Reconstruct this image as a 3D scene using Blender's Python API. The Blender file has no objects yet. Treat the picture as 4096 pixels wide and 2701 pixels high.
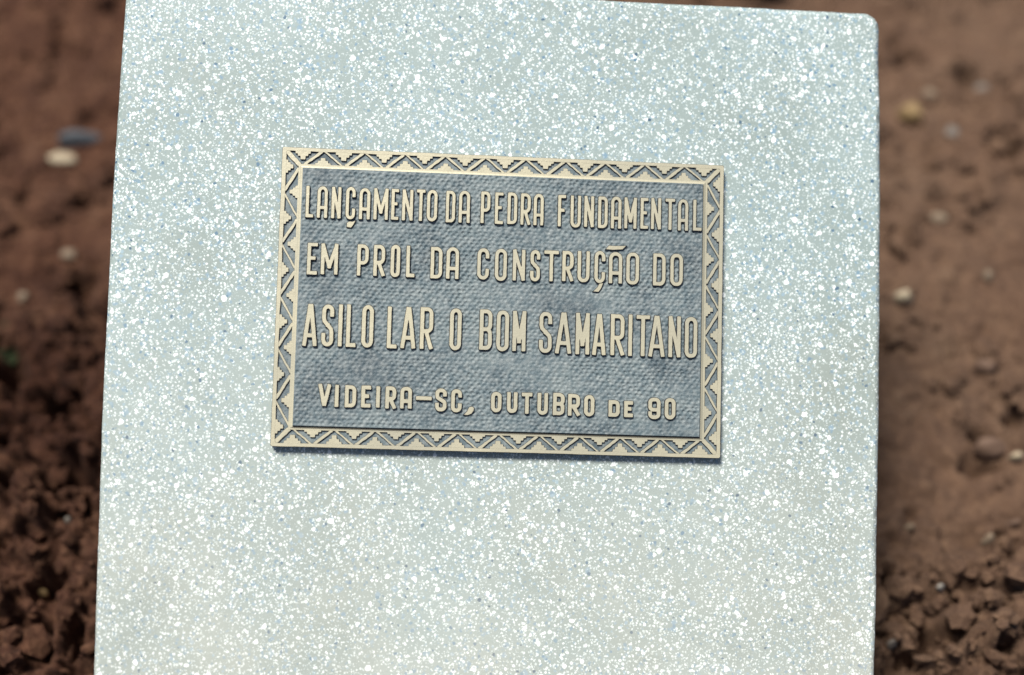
import bpy, bmesh, math, random
import numpy as np
from mathutils import Matrix, Vector

random.seed(7)
rng = np.random.default_rng(11)
scene = bpy.context.scene
COL = scene.collection

# ------------------------------------------------------------------ camera
PITCH = math.radians(55.0)          # the camera looks down at the leaning slab
CAM_H = 1.04
cam_data = bpy.data.cameras.new('camera')
cam_data.lens = 50.0
cam_data.sensor_width = 36.0
cam_data.clip_start = 0.02
cam_data.clip_end = 400.0
cam_data.dof.use_dof = True
cam_data.dof.focus_distance = 0.955
cam_data.dof.aperture_fstop = 1.65
cam_data.dof.aperture_blades = 0
cam = bpy.data.objects.new('camera', cam_data)
cam.location = (0, 0, CAM_H)
cam.rotation_euler = (math.pi / 2 - PITCH, 0, 0)
COL.objects.link(cam)
scene.camera = cam

# ------------------------------------------------------------------ light
SUN_DIR = Vector((-0.24, 0.12, 0.95)).normalized()      # towards the hazy sun
elev = math.asin(SUN_DIR.z)
world = bpy.data.worlds.new('World')
scene.world = world
world.use_nodes = True
wn = world.node_tree
sky = wn.nodes.new('ShaderNodeTexSky')
sky.sky_type = 'NISHITA'
sky.sun_disc = False
sky.sun_elevation = elev
sky.sun_rotation = math.atan2(SUN_DIR.x, SUN_DIR.y)
sky.dust_density = 2.0
sky.air_density = 1.0
wn.links.new(sky.outputs['Color'], wn.nodes['Background'].inputs['Color'])
wn.nodes['Background'].inputs['Strength'].default_value = 0.062
sun_data = bpy.data.lights.new('sun', 'SUN')
sun_data.energy = 4.6
sun_data.angle = math.radians(18.0)
sun_data.color = (1.0, 0.965, 0.905)
sun = bpy.data.objects.new('sun', sun_data)
sun.rotation_euler = SUN_DIR.to_track_quat('Z', 'Y').to_euler()
sun.location = (0, 0, 5)
COL.objects.link(sun)
scene.view_settings.view_transform = 'Standard'
scene.view_settings.look = 'None'
scene.view_settings.gamma = 1.0
scene.view_settings.exposure = 0.46
scene.view_settings.use_curve_mapping = False

# frame of the leaning slab: origin at the centre of the plaque's front
RS = Matrix(((0.9966870776647548, 0.02618977606764602, 0.07699977172444986),
             (-0.03294080114125063, 0.9955971886369145, 0.08775614849367876),
             (-0.07436244237693793, -0.09000185335757577, 0.9931615646791502)))
TS = Vector((-0.006796934531988448, 0.02330220733964264, -0.9558116172678548))
cp, sp = math.cos(PITCH), math.sin(PITCH)
MC = Matrix(((1, 0, 0), (0, sp, -cp), (0, cp, sp)))
SLAB = Matrix.Translation(MC @ TS + Vector((0, 0, CAM_H))) @ (MC @ RS).to_4x4()

# ------------------------------------------------------------------ helpers
def tag(o, label=None, cat=None, group=None, kind=None):
    if label: o['label'] = label
    if cat: o['category'] = cat
    if group: o['group'] = group
    if kind: o['kind'] = kind
    return o

def link(name, mesh, parent=None, mats=()):
    o = bpy.data.objects.new(name, mesh)
    for m in mats:
        if m.name not in [x.name for x in mesh.materials if x]:
            mesh.materials.append(m)
    COL.objects.link(o)
    if parent: o.parent = parent
    return o

def np_mesh(name, verts, faces, smooth=True):
    """verts (n,3), faces (m,k) arrays"""
    verts = np.asarray(verts, np.float32); faces = np.asarray(faces, np.int32)
    me = bpy.data.meshes.new(name)
    me.vertices.add(len(verts)); me.vertices.foreach_set('co', verts.ravel())
    k = faces.shape[1]
    me.loops.add(faces.size); me.loops.foreach_set('vertex_index', faces.ravel())
    me.polygons.add(len(faces))
    me.polygons.foreach_set('loop_start', np.arange(0, faces.size, k, dtype=np.int32))
    me.polygons.foreach_set('loop_total', np.full(len(faces), k, np.int32))
    me.polygons.foreach_set('use_smooth', np.full(len(faces), smooth, bool))
    me.update(calc_edges=True); me.validate()
    return me

def hash2(ix, iy, s=0):
    a = (ix.astype(np.int64) * 374761393 + iy.astype(np.int64) * 668265263 + s * 1442695041) & 0xffffffff
    a = ((a ^ (a >> 13)) * 1274126177) & 0xffffffff
    a = ((a ^ (a >> 16)) * 2246822519) & 0xffffffff
    return ((a ^ (a >> 15)) & 0xffffff) / float(0xffffff)

def vnoise(x, y, s=0):
    ix = np.floor(x); iy = np.floor(y); fx = x - ix; fy = y - iy
    u = fx * fx * fx * (fx * (fx * 6 - 15) + 10); v = fy * fy * fy * (fy * (fy * 6 - 15) + 10)
    a = hash2(ix, iy, s); b = hash2(ix + 1, iy, s); c = hash2(ix, iy + 1, s); d = hash2(ix + 1, iy + 1, s)
    return (a * (1 - u) + b * u) * (1 - v) + (c * (1 - u) + d * u) * v * 1.0

def fbm(x, y, s=0, o=4, g=0.5):
    t = 0; a = 1; n = 0
    for i in range(o):
        t = t + a * (vnoise(x, y, s + i * 17) - 0.5); n += a
        x, y = (x * 0.8 - y * 0.6) * 2.03 + 3.7, (x * 0.6 + y * 0.8) * 2.03 + 1.3
        a *= g
    return t / n

def clods(x, y, cell, s, jit=0.8):
    """rounded lumps of random size, one per cell: 0..1 dome height"""
    X = x / cell; Y = y / cell; ix = np.floor(X); iy = np.floor(Y)
    best = np.zeros_like(x)
    for dx in (-1, 0, 1):
        for dy in (-1, 0, 1):
            cx = ix + dx; cy = iy + dy
            px = cx + 0.5 + jit * (hash2(cx, cy, s) - 0.5); py = cy + 0.5 + jit * (hash2(cx, cy, s + 1) - 0.5)
            r = 0.35 + 0.5 * hash2(cx, cy, s + 2); k = hash2(cx, cy, s + 3)
            an = math.pi * hash2(cx, cy, s + 4); ca = np.cos(an); sa = np.sin(an)
            ax = (X - px) * ca + (Y - py) * sa; ay = -(X - px) * sa + (Y - py) * ca
            d2 = (ax * ax + (ay * 1.35) ** 2) / (r * r)
            h = np.sqrt(np.clip(1 - d2, 0, 1)) * r * (0.4 + 0.8 * k) * (k > 0.25)
            best = np.maximum(best, h)
    return best

# ------------------------------------------------------------------ materials
def new_mat(name):
    m = bpy.data.materials.new(name); m.use_nodes = True
    return m, m.node_tree, m.node_tree.nodes['Principled BSDF']

def ramp(nt, src, stops):
    r = nt.nodes.new('ShaderNodeValToRGB')
    while len(r.color_ramp.elements) < len(stops): r.color_ramp.elements.new(0.5)
    for e, (p, c) in zip(r.color_ramp.elements, stops):
        e.position = p; e.color = (*c, 1) if len(c) == 3 else c
    nt.links.new(src, r.inputs['Fac']); return r.outputs['Color']

def noise(nt, vec, scale, detail=4, rough=0.55, dist=0.0):
    n = nt.nodes.new('ShaderNodeTexNoise'); n.inputs['Scale'].default_value = scale
    n.inputs['Detail'].default_value = detail; n.inputs['Roughness'].default_value = rough
    n.inputs['Distortion'].default_value = dist
    nt.links.new(vec, n.inputs['Vector']); return n

def math_n(nt, op, a, b=None, clamp=False):
    n = nt.nodes.new('ShaderNodeMath'); n.operation = op; n.use_clamp = clamp
    for i, v in enumerate((a, b)):
        if v is None: continue
        if isinstance(v, (int, float)): n.inputs[i].default_value = v
        else: nt.links.new(v, n.inputs[i])
    return n.outputs[0]

def mix(nt, fac, a, b, typ='MIX'):
    n = nt.nodes.new('ShaderNodeMix'); n.data_type = 'RGBA'; n.blend_type = typ
    for key, v in ((0, fac), (6, a), (7, b)):
        if isinstance(v, (int, float)): n.inputs[key].default_value = v
        elif isinstance(v, tuple): n.inputs[key].default_value = (*v, 1)
        else: nt.links.new(v, n.inputs[key])
    return n.outputs[2]

def bump(nt, bsdf, h, strength, dist):
    b = nt.nodes.new('ShaderNodeBump'); b.inputs['Strength'].default_value = strength
    b.inputs['Distance'].default_value = dist
    nt.links.new(h, b.inputs['Height']); nt.links.new(b.outputs[0], bsdf.inputs['Normal'])

def obj_coord(nt):
    return nt.nodes.new('ShaderNodeTexCoord').outputs['Object']

# terrazzo: grey-green cement with white and blue-grey marble chips cut flat
def terrazzo():
    m, nt, b = new_mat('terrazzo')
    co = obj_coord(nt)
    # warp a little so that chips are angular and uneven
    wp = noise(nt, co, 320, 2, 0.5)
    wv = nt.nodes.new('ShaderNodeVectorMath'); wv.operation = 'MULTIPLY_ADD'
    sub = nt.nodes.new('ShaderNodeVectorMath'); sub.operation = 'SUBTRACT'
    nt.links.new(wp.outputs['Color'], sub.inputs[0]); sub.inputs[1].default_value = (0.5, 0.5, 0.5)
    nt.links.new(sub.outputs[0], wv.inputs[0]); wv.inputs[1].default_value = (0.0024,) * 3
    nt.links.new(co, wv.inputs[2]); vec = wv.outputs[0]
    base = mix(nt, noise(nt, co, 26, 5, 0.6).outputs['Fac'], (0.215, 0.285, 0.280), (0.285, 0.355, 0.340))
    base = mix(nt, math_n(nt, 'MULTIPLY', noise(nt, co, 900, 2).outputs['Fac'], 0.35), base, (0.45, 0.49, 0.47))
    dens = noise(nt, co, 34, 3, 0.6).outputs['Fac']
    dens2 = noise(nt, co, 9, 2, 0.5).outputs['Fac']
    def layer(col, cell, seed, share, rmin, rmax, shade_a, shade_b, d_amt, soft=0.07):
        mp = nt.nodes.new('ShaderNodeMapping'); mp.inputs['Location'].default_value = (seed, seed * 1.7, seed * .3)
        mp.inputs['Rotation'].default_value = (seed, seed * 2, seed * 3)
        nt.links.new(vec, mp.inputs['Vector'])
        v = nt.nodes.new('ShaderNodeTexVoronoi'); v.feature = 'F1'; v.distance = 'MINKOWSKI' if seed % 2 > 1 else 'EUCLIDEAN'
        v.inputs['Scale'].default_value = 1.0 / cell; v.inputs['Randomness'].default_value = 1.0
        if v.distance == 'MINKOWSKI': v.inputs['Exponent'].default_value = 1.3
        nt.links.new(mp.outputs[0], v.inputs['Vector'])
        s = nt.nodes.new('ShaderNodeSeparateColor'); nt.links.new(v.outputs['Color'], s.inputs[0])
        r = math_n(nt, 'ADD', math_n(nt, 'MULTIPLY', s.outputs[0], rmax - rmin), rmin)
        inside = math_n(nt, 'DIVIDE', math_n(nt, 'SUBTRACT', r, v.outputs['Distance']), soft, clamp=True)
        # which cells hold a chip; the share varies over the slab as the mix was spread
        thr = math_n(nt, 'ADD', share, math_n(nt, 'MULTIPLY', math_n(nt, 'ADD', math_n(nt, 'SUBTRACT', dens, 0.5), math_n(nt, 'MULTIPLY', math_n(nt, 'SUBTRACT', dens2, 0.5), 0.5)), d_amt))
        has = math_n(nt, 'LESS_THAN', s.outputs[1], thr)
        fac = math_n(nt, 'MULTIPLY', inside, has)
        chip = mix(nt, s.outputs[2], shade_a, shade_b)
        return mix(nt, fac, col, chip)
    base = mix(nt, ramp(nt, noise(nt, co, 6, 5, 0.6).outputs['Fac'], [(0.35, (0, 0, 0)), (0.68, (1, 1, 1))]), base, (0.235, 0.285, 0.265))
    col = layer(base, 0.0052, 3.1, 0.30, 0.22, 0.60, (0.18, 0.28, 0.35), (0.29, 0.38, 0.42), 0.2, 0.25)
    col = layer(col, 0.0028, 6.9, 0.38, 0.25, 0.62, (0.15, 0.24, 0.30), (0.28, 0.38, 0.42), 0.4, 0.25)
    col = layer(col, 0.0014, 5.3, 0.62, 0.25, 0.62, (0.38, 0.45, 0.45), (0.60, 0.68, 0.67), 0.6, 0.30)
    col = layer(col, 0.0019, 0.7, 0.60, 0.28, 0.62, (0.52, 0.59, 0.57), (0.76, 0.82, 0.80), 0.8, 0.26)
    col = layer(col, 0.0026, 9.4, 0.36, 0.25, 0.58, (0.62, 0.68, 0.66), (0.80, 0.85, 0.83), 0.6, 0.18)
    col = layer(col, 0.0046, 2.9, 0.12, 0.20, 0.48, (0.74, 0.79, 0.77), (0.84, 0.89, 0.88), 0.3, 0.08)
    col = layer(col, 0.0033, 4.6, 0.20, 0.20, 0.52, (0.14, 0.23, 0.30), (0.27, 0.37, 0.42), 0.2, 0.22)
    col = layer(col, 0.0036, 8.2, 0.13, 0.15, 0.42, (0.05, 0.10, 0.15), (0.15, 0.25, 0.33), 0.15, 0.14)
    # patchy warm pale tint, stronger towards the bottom
    sx = nt.nodes.new('ShaderNodeSeparateXYZ'); nt.links.new(co, sx.inputs[0])
    low_tint = math_n(nt, 'MULTIPLY', math_n(nt, 'SUBTRACT', 0.05, sx.outputs['Y'], clamp=True), 1.5)
    low_tint = math_n(nt, 'MULTIPLY', low_tint, noise(nt, co, 14, 5, 0.65).outputs['Fac'])
    col = mix(nt, low_tint, col, (0.62, 0.55, 0.43))
    st = ramp(nt, noise(nt, co, 60, 4, 0.7).outputs['Fac'], [(0.70, (0, 0, 0)), (0.80, (1, 1, 1))])
    col = mix(nt, math_n(nt, 'MULTIPLY', st, 0.22), col, (0.45, 0.36, 0.25))
    st2 = ramp(nt, noise(nt, co, 11, 6, 0.7, 0.6).outputs['Fac'], [(0.54, (0, 0, 0)), (0.72, (1, 1, 1))])
    col = mix(nt, math_n(nt, 'MULTIPLY', st2, 0.30), col, (0.24, 0.25, 0.21))
    nt.links.new(col, b.inputs['Base Color'])
    b.inputs['Roughness'].default_value = 0.48
    b.inputs['Specular IOR Level'].default_value = 0.35
    bump(nt, b, noise(nt, co, 700, 3).outputs['Fac'], 0.12, 0.0004)
    return m

def brass_mats():
    # worn cream-gold brass of the relief tops
    m, nt, b = new_mat('worn_brass'); co = obj_coord(nt)
    g = nt.nodes.new('ShaderNodeNewGeometry').outputs['Position']
    n1 = noise(nt, g, 90, 4, 0.6).outputs['Fac']; n2 = noise(nt, g, 12, 3, 0.5).outputs['Fac']
    c = mix(nt, n1, (0.38, 0.352, 0.245), (0.54, 0.495, 0.352))
    c = mix(nt, ramp(nt, n2, [(0.35, (0, 0, 0)), (0.7, (1, 1, 1))]), c, (0.375, 0.355, 0.265))
    c = mix(nt, math_n(nt, 'MULTIPLY', ramp(nt, noise(nt, g, 420, 4, 0.7).outputs['Fac'], [(0.60, (0, 0, 0)), (0.75, (1, 1, 1))]), 0.35), c, (0.30, 0.25, 0.17))
    nt.links.new(c, b.inputs['Base Color'])
    b.inputs['Metallic'].default_value = 0.25; b.inputs['Roughness'].default_value = 0.42
    bump(nt, b, noise(nt, g, 600, 4, 0.6).outputs['Fac'], 0.35, 0.0003)
    # blue-grey patina of the recesses and the sides
    p, nt, b = new_mat('blue_grey_patina')
    g = nt.nodes.new('ShaderNodeNewGeometry').outputs['Position']
    n1 = noise(nt, g, 26, 5, 0.65, 0.3).outputs['Fac']; n2 = noise(nt, g, 260, 4, 0.6).outputs['Fac']
    c = ramp(nt, n1, [(0.34, (0.048, 0.072, 0.084)), (0.50, (0.086, 0.120, 0.132)), (0.68, (0.125, 0.160, 0.164))])
    c = mix(nt, math_n(nt, 'MULTIPLY', ramp(nt, n2, [(0.40, (0, 0, 0)), (0.75, (1, 1, 1))]), 0.5), c, (0.34, 0.36, 0.34))
    nt.links.new(c, b.inputs['Base Color'])
    b.inputs['Metallic'].default_value = 0.0; b.inputs['Roughness'].default_value = 0.55
    bump(nt, b, noise(nt, g, 900, 4, 0.7).outputs['Fac'], 0.55, 0.0005)
    # dark oxide of the steep side walls, blackened to paint in their shade
    s, nt, b = new_mat('oxide_and_shade')
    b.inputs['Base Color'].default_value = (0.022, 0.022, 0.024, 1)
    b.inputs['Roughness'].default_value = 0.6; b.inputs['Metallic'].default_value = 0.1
    return m, p, s

def soil_mat():
    m, nt, b = new_mat('reddish_soil'); co = nt.nodes.new('ShaderNodeNewGeometry').outputs['Position']
    n1 = noise(nt, co, 7, 6, 0.65, 0.3).outputs['Fac']
    n2 = noise(nt, co, 38, 6, 0.72).outputs['Fac']
    n3 = noise(nt, co, 150, 5, 0.7).outputs['Fac']
    c = ramp(nt, n1, [(0.34, (0.050, 0.021, 0.013)), (0.5, (0.088, 0.044, 0.028)), (0.66, (0.112, 0.070, 0.050))])
    c = mix(nt, 0.55, c, ramp(nt, n2, [(0.36, (0.026, 0.011, 0.008)), (0.50, (0.085, 0.043, 0.027)), (0.60, (0.170, 0.100, 0.062)), (0.72, (0.22, 0.155, 0.11))]))
    c = mix(nt, 0.35, c, ramp(nt, n3, [(0.36, (0.030, 0.013, 0.009)), (0.50, (0.085, 0.046, 0.030)), (0.64, (0.25, 0.155, 0.10))]))
    # a band of the soil at the left is darker
    sp_ = nt.nodes.new('ShaderNodeSeparateXYZ'); nt.links.new(co, sp_.inputs[0])
    left_dark = math_n(nt, 'MULTIPLY', math_n(nt, 'LESS_THAN', sp_.outputs['X'], 0.0), math_n(nt, 'MULTIPLY', math_n(nt, 'SUBTRACT', 0.80, math_n(nt, 'ADD', sp_.outputs['Y'], math_n(nt, 'MULTIPLY', math_n(nt, 'SUBTRACT', n1, 0.5), 0.9))), 9.0, clamp=True))
    left_dark = math_n(nt, 'MULTIPLY', left_dark, math_n(nt, 'MULTIPLY', math_n(nt, 'SUBTRACT', sp_.outputs['Y'], 0.53), 18.0, clamp=True))
    c = mix(nt, math_n(nt, 'MULTIPLY', left_dark, 0.85), c, mix(nt, 1.0, c, (0.50, 0.40, 0.36), 'MULTIPLY'))
    dry = ramp(nt, noise(nt, co, 4.5, 4, 0.6).outputs['Fac'], [(0.46, (0, 0, 0)), (0.62, (1, 1, 1))])
    c = mix(nt, math_n(nt, 'MULTIPLY', dry, 0.6), c, mix(nt, 1.0, c, (1.0, 1.10, 1.15), 'MULTIPLY'))
    right = math_n(nt, 'GREATER_THAN', sp_.outputs['X'], 0.0)
    c = mix(nt, right, mix(nt, 1.0, c, (0.74, 0.64, 0.62), 'MULTIPLY'), mix(nt, 0.35, c, (0.130, 0.092, 0.068)))
    c = mix(nt, 1.0, c, (1.12, 1.06, 0.96), 'MULTIPLY')
    nt.links.new(c, b.inputs['Base Color'])
    b.inputs['Roughness'].default_value = 0.92; b.inputs['Specular IOR Level'].default_value = 0.2
    bump(nt, b, noise(nt, co, 180, 8, 0.75).outputs['Fac'], 0.9, 0.004)
    return m

def stone_mat(name, c1, c2):
    m, nt, b = new_mat(name); co = obj_coord(nt)
    n = noise(nt, co, 55, 6, 0.65).outputs['Fac']
    nt.links.new(ramp(nt, n, [(0.3, c1), (0.7, c2)]), b.inputs['Base Color'])
    b.inputs['Roughness'].default_value = 0.8
    bump(nt, b, n, 0.6, 0.002)
    return m

TERRAZZO = terrazzo()
BRASS, PATINA, OXIDE_SHADE = brass_mats()
SOIL = soil_mat()

# ------------------------------------------------------------------ ground
# hollows (x, y, radius_x, radius_y, depth) and lumps (…, height) of the dug soil, in metres
PITS = [
    (0.3314, 0.4804, 0.0062, 0.0068, 0.00, 0.050),
    (0.2956, 0.4476, 0.0060, 0.0109, 0.00, 0.050),
    (0.3201, 0.4250, 0.0222, 0.0107, 0.30, 0.060),
    (0.3584, 0.4445, 0.0123, 0.0060, 0.00, 0.035),
    (0.3925, 0.5886, 0.0165, 0.0060, 0.00, 0.025),
    (0.3905, 0.6202, 0.0072, 0.0060, 0.20, 0.030),
    (0.4281, 0.6332, 0.0095, 0.0060, 0.20, 0.025),
    (0.4633, 1.0506, 0.0107, 0.0122, 0.00, 0.035),
    (0.4101, 1.0860, 0.0136, 0.0116, 0.00, 0.030),
    (0.4746, 0.9387, 0.0103, 0.0154, 0.30, 0.040),
    (0.4023, 0.9152, 0.0060, 0.0060, 0.00, 0.020),
    (0.2927, 0.4836, 0.0060, 0.0068, 0.00, 0.040),
    (0.3083, 0.4847, 0.0083, 0.0060, 0.00, 0.020),
    (0.3240, 0.5458, 0.0065, 0.0060, 0.00, 0.015),
    (0.4228, 0.8288, 0.0060, 0.0060, 0.00, 0.015),
    (0.3714, 0.5198, 0.0060, 0.0060, 0.30, 0.020),
    (0.4122, 0.5288, 0.0060, 0.0060, 0.00, 0.030),
    (0.3922, 0.4311, 0.0060, 0.0064, 0.00, 0.050),
    (0.3640, 0.4179, 0.0060, 0.0060, 0.00, 0.040),
    (-0.4165, 0.8985, 0.0088, 0.0100, 0.00, 0.035),
    (-0.4739, 0.8970, 0.0060, 0.0116, 0.00, 0.030),
    (-0.3831, 0.7658, 0.0143, 0.0370, 0.40, 0.040),
    (-0.4484, 0.7243, 0.0082, 0.0100, 0.00, 0.045),
    (-0.4373, 0.6856, 0.0092, 0.0165, 0.20, 0.050),
    (-0.3820, 0.6457, 0.0158, 0.0172, 0.50, 0.060),
    (-0.4082, 0.6257, 0.0067, 0.0065, 0.00, 0.040),
    (-0.4213, 0.6061, 0.0066, 0.0089, 0.00, 0.050),
    (-0.3639, 0.5620, 0.0098, 0.0171, -0.30, 0.050),
    (-0.3621, 0.5458, 0.0065, 0.0096, -0.40, 0.050),
    (-0.3466, 0.5632, 0.0065, 0.0086, 0.00, 0.040),
    (-0.3427, 0.5413, 0.0060, 0.0060, 0.00, 0.050),
    (-0.3546, 0.5265, 0.0060, 0.0060, 0.00, 0.040),
    (-0.4051, 0.5059, 0.0060, 0.0060, 0.00, 0.030),
    (-0.3715, 0.5059, 0.0060, 0.0060, 0.00, 0.030),
    (-0.3862, 0.4884, 0.0060, 0.0060, 0.00, 0.030),
    (-0.3554, 0.4750, 0.0060, 0.0060, 0.00, 0.040),
    (-0.3647, 0.4670, 0.0060, 0.0060, 0.00, 0.020),
    (-0.3271, 0.4281, 0.0066, 0.0139, 0.00, 0.060),
    (-0.3479, 0.4230, 0.0061, 0.0106, 0.00, 0.060),
    (-0.3872, 0.4179, 0.0060, 0.0060, 0.00, 0.040),
    (-0.3787, 0.4580, 0.0060, 0.0060, 0.00, 0.025),
    (-0.4756, 1.0952, 0.0060, 0.0214, 0.00, 0.020),
    (-0.4256, 1.0007, 0.0060, 0.0072, 0.00, 0.015),
    (-0.3972, 0.4814, 0.0060, 0.0060, 0.00, 0.030),
    (-0.3844, 0.4373, 0.0060, 0.0060, 0.00, 0.030),
    (-0.3644, 0.4393, 0.0060, 0.0065, 0.00, 0.035),
    (-0.4045, 0.5585, 0.0060, 0.0061, 0.00, 0.040),
    (-0.3929, 0.5952, 0.0060, 0.0076, 0.20, 0.030),
]
LUMPS = [
    (-0.3940, 0.5209, 0.0324, 0.0313, 0.00, 0.010),
    (-0.3410, 0.4497, 0.0156, 0.0167, 0.30, 0.005),
    (0.3996, 0.6043, 0.0137, 0.0103, 0.00, 0.004),
    (0.3548, 0.4570, 0.0117, 0.0082, 0.00, 0.004),
    (0.3935, 0.4497, 0.0088, 0.0167, 0.00, 0.003),
    (0.3521, 0.4210, 0.0154, 0.0121, 0.00, 0.005),
    (0.3702, 0.9273, 0.0170, 0.0129, 0.00, 0.005),
]
def soil_height(x, y):
    near = np.clip((np.where(x < 0, 0.80, 0.55) - y) / np.where(x < 0, 0.16, 0.08), 0, 1) * np.clip((y + 0.05) / 0.4, 0.25, 1)              # freshly dug, cloddy soil near the slab's foot
    far = np.clip((y - 3.0) / 3.0, 0, 1)
    h = 0.05 * fbm(x * 2.2, y * 2.2, 5, 3) + 0.25 * far * fbm(x * 0.15, y * 0.15, 9, 3)
    a = math.radians(38); u = x * math.cos(a) + y * math.sin(a); v = -x * math.sin(a) + y * math.cos(a)
    h += 0.020 * fbm(u * 3.2, v * 13, 23, 3) * (1 - 0.5 * near)             # drag marks running up to the right
    h += (0.022 + 0.034 * near) * fbm(x * 13, y * 13, 31, 3)
    h += 0.026 * clods(x, y, 0.055, 41) * (0.10 + 0.90 * near)
    h += 0.032 * clods(x + 7, y, 0.024, 51) * (0.18 + 0.82 * near)
    h += 0.019 * clods(x, y + 3, 0.013, 61) * (0.25 + 0.75 * near)
    h += 0.007 * clods(x + 2, y + 5, 0.008, 65) * (0.30 + 0.70 * near)
    bil = lambda f, s: 1 - np.abs(2 * vnoise(x * f + 5, y * f, s) - 1) * 1.6
    h += (0.003 + 0.013 * near) * bil(28, 66) * vnoise(x * 8, y * 8, 67) + (0.002 + 0.006 * near) * bil(75, 68)
    h += (0.005 + 0.012 * near) * fbm(x * 70, y * 70, 71, 3, 0.6)
    for px, py, rx, ry, ang, d in PITS:
        ca, sa = math.cos(ang), math.sin(ang)
        wob = np.clip(1 + 2.6 * fbm(x * 45, y * 45, 81, 3), 0.3, 3)
        q = ((((x - px) * ca + (y - py) * sa) / rx) ** 2 + ((-(x - px) * sa + (y - py) * ca) / ry) ** 2) * wob
        h -= 1.0 * d * np.exp(-q ** 2)
    for px, py, rx, ry, ang, d in LUMPS:
        ca, sa = math.cos(ang), math.sin(ang)
        q = (((x - px) * ca + (y - py) * sa) / rx) ** 2 + ((-(x - px) * sa + (y - py) * ca) / ry) ** 2
        q = q * (1 + 0.4 * fbm(x * 30, y * 30, 91, 2))
        h += d * np.sqrt(np.clip(1 - q, 0, 1))
    return h

def axis(lo, hi, step, out, grow):
    c = list(np.arange(lo, hi + step / 2, step))
    s = step; r = [c[-1]]
    while r[-1] < out: s *= grow; r.append(r[-1] + s)
    s = step; l = [c[0]]
    while l[-1] > -out: s *= grow; l.append(l[-1] - s)
    return np.array(l[:0:-1] + c + r[1:])
gx = axis(-0.70, 0.70, 0.0026, 90, 1.10); gy = axis(-0.15, 1.38, 0.0026, 90, 1.10)
GX, GY = np.meshgrid(gx, gy)
GZ = soil_height(GX, GY)
nx, ny = len(gx), len(gy)
idx = np.arange(nx * ny).reshape(ny, nx)
F = np.stack([idx[:-1, :-1], idx[:-1, 1:], idx[1:, 1:], idx[1:, :-1]], -1).reshape(-1, 4)
ground = link('ground', np_mesh('ground', np.stack([GX, GY, GZ], -1).reshape(-1, 3), F), None, [SOIL])
tag(ground, 'bare reddish brown dug soil around and behind the terrazzo slab', 'soil', kind='structure')

# loose crumbs of soil, far too many to count
def crumb_field(n, xr, yr, rmin, rmax, name, power=2.5, sub=1, smooth=False):
    bm = bmesh.new(); bmesh.ops.create_icosphere(bm, subdivisions=sub, radius=1.0)
    bm.verts.ensure_lookup_table(); bv = np.array([v.co[:] for v in bm.verts]); bf = np.array([[v.index for v in f.verts] for f in bm.faces]); bm.free()
    x = rng.uniform(*xr, n); y = yr[0] + (yr[1] - yr[0]) * rng.random(n) ** 1.7
    r = rmin + (rmax - rmin) * rng.random(n) ** power
    keep = (vnoise(x * 9, y * 9, 77) > 0.42) & (rng.random(n) < np.where(y < np.where(x < 0, 0.76, 0.54), 1.0, 0.22))
    x, y, r = x[keep], y[keep], r[keep]; n = len(x)
    z = soil_height(x, y) + r * 0.25
    q = rng.normal(size=(n, 4)); q /= np.linalg.norm(q, axis=1)[:, None]
    w, a, b, c = q.T
    R = np.stack([1 - 2 * (b * b + c * c), 2 * (a * b - c * w), 2 * (a * c + b * w), 2 * (a * b + c * w), 1 - 2 * (a * a + c * c), 2 * (b * c - a * w), 2 * (a * c - b * w), 2 * (b * c + a * w), 1 - 2 * (a * a + b * b)], -1).reshape(n, 3, 3)
    sc = rng.uniform(0.45, 1.3, (n, 1, 3)) * r[:, None, None]
    V = bv[None] * (1 + rng.uniform(-0.25, 0.25, (n, len(bv), 1))) * sc
    V = np.einsum('nij,nkj->nki', R, V) + np.stack([x, y, z], -1)[:, None]
    FF = bf[None] + (np.arange(n) * len(bv))[:, None, None]
    return np_mesh(name, V.reshape(-1, 3), FF.reshape(-1, 3), smooth=smooth)
crumbs = link('soil_crumbs', crumb_field(26000, (-0.62, 0.62), (0.30, 1.4), 0.0012, 0.010, 'soil_crumbs', 4), None, [SOIL])
clod_field = link('soil_clods', crumb_field(9000, (-0.60, 0.60), (0.30, 1.3), 0.003, 0.013, 'soil_clods', 3.4, 2, False), None, [SOIL])
tag(clod_field, 'small broken clods of reddish brown soil, thickest near the foot of the slab', 'soil', kind='stuff')
tag(crumbs, 'loose crumbs of reddish brown soil scattered over the ground', 'soil', kind='stuff')

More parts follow.
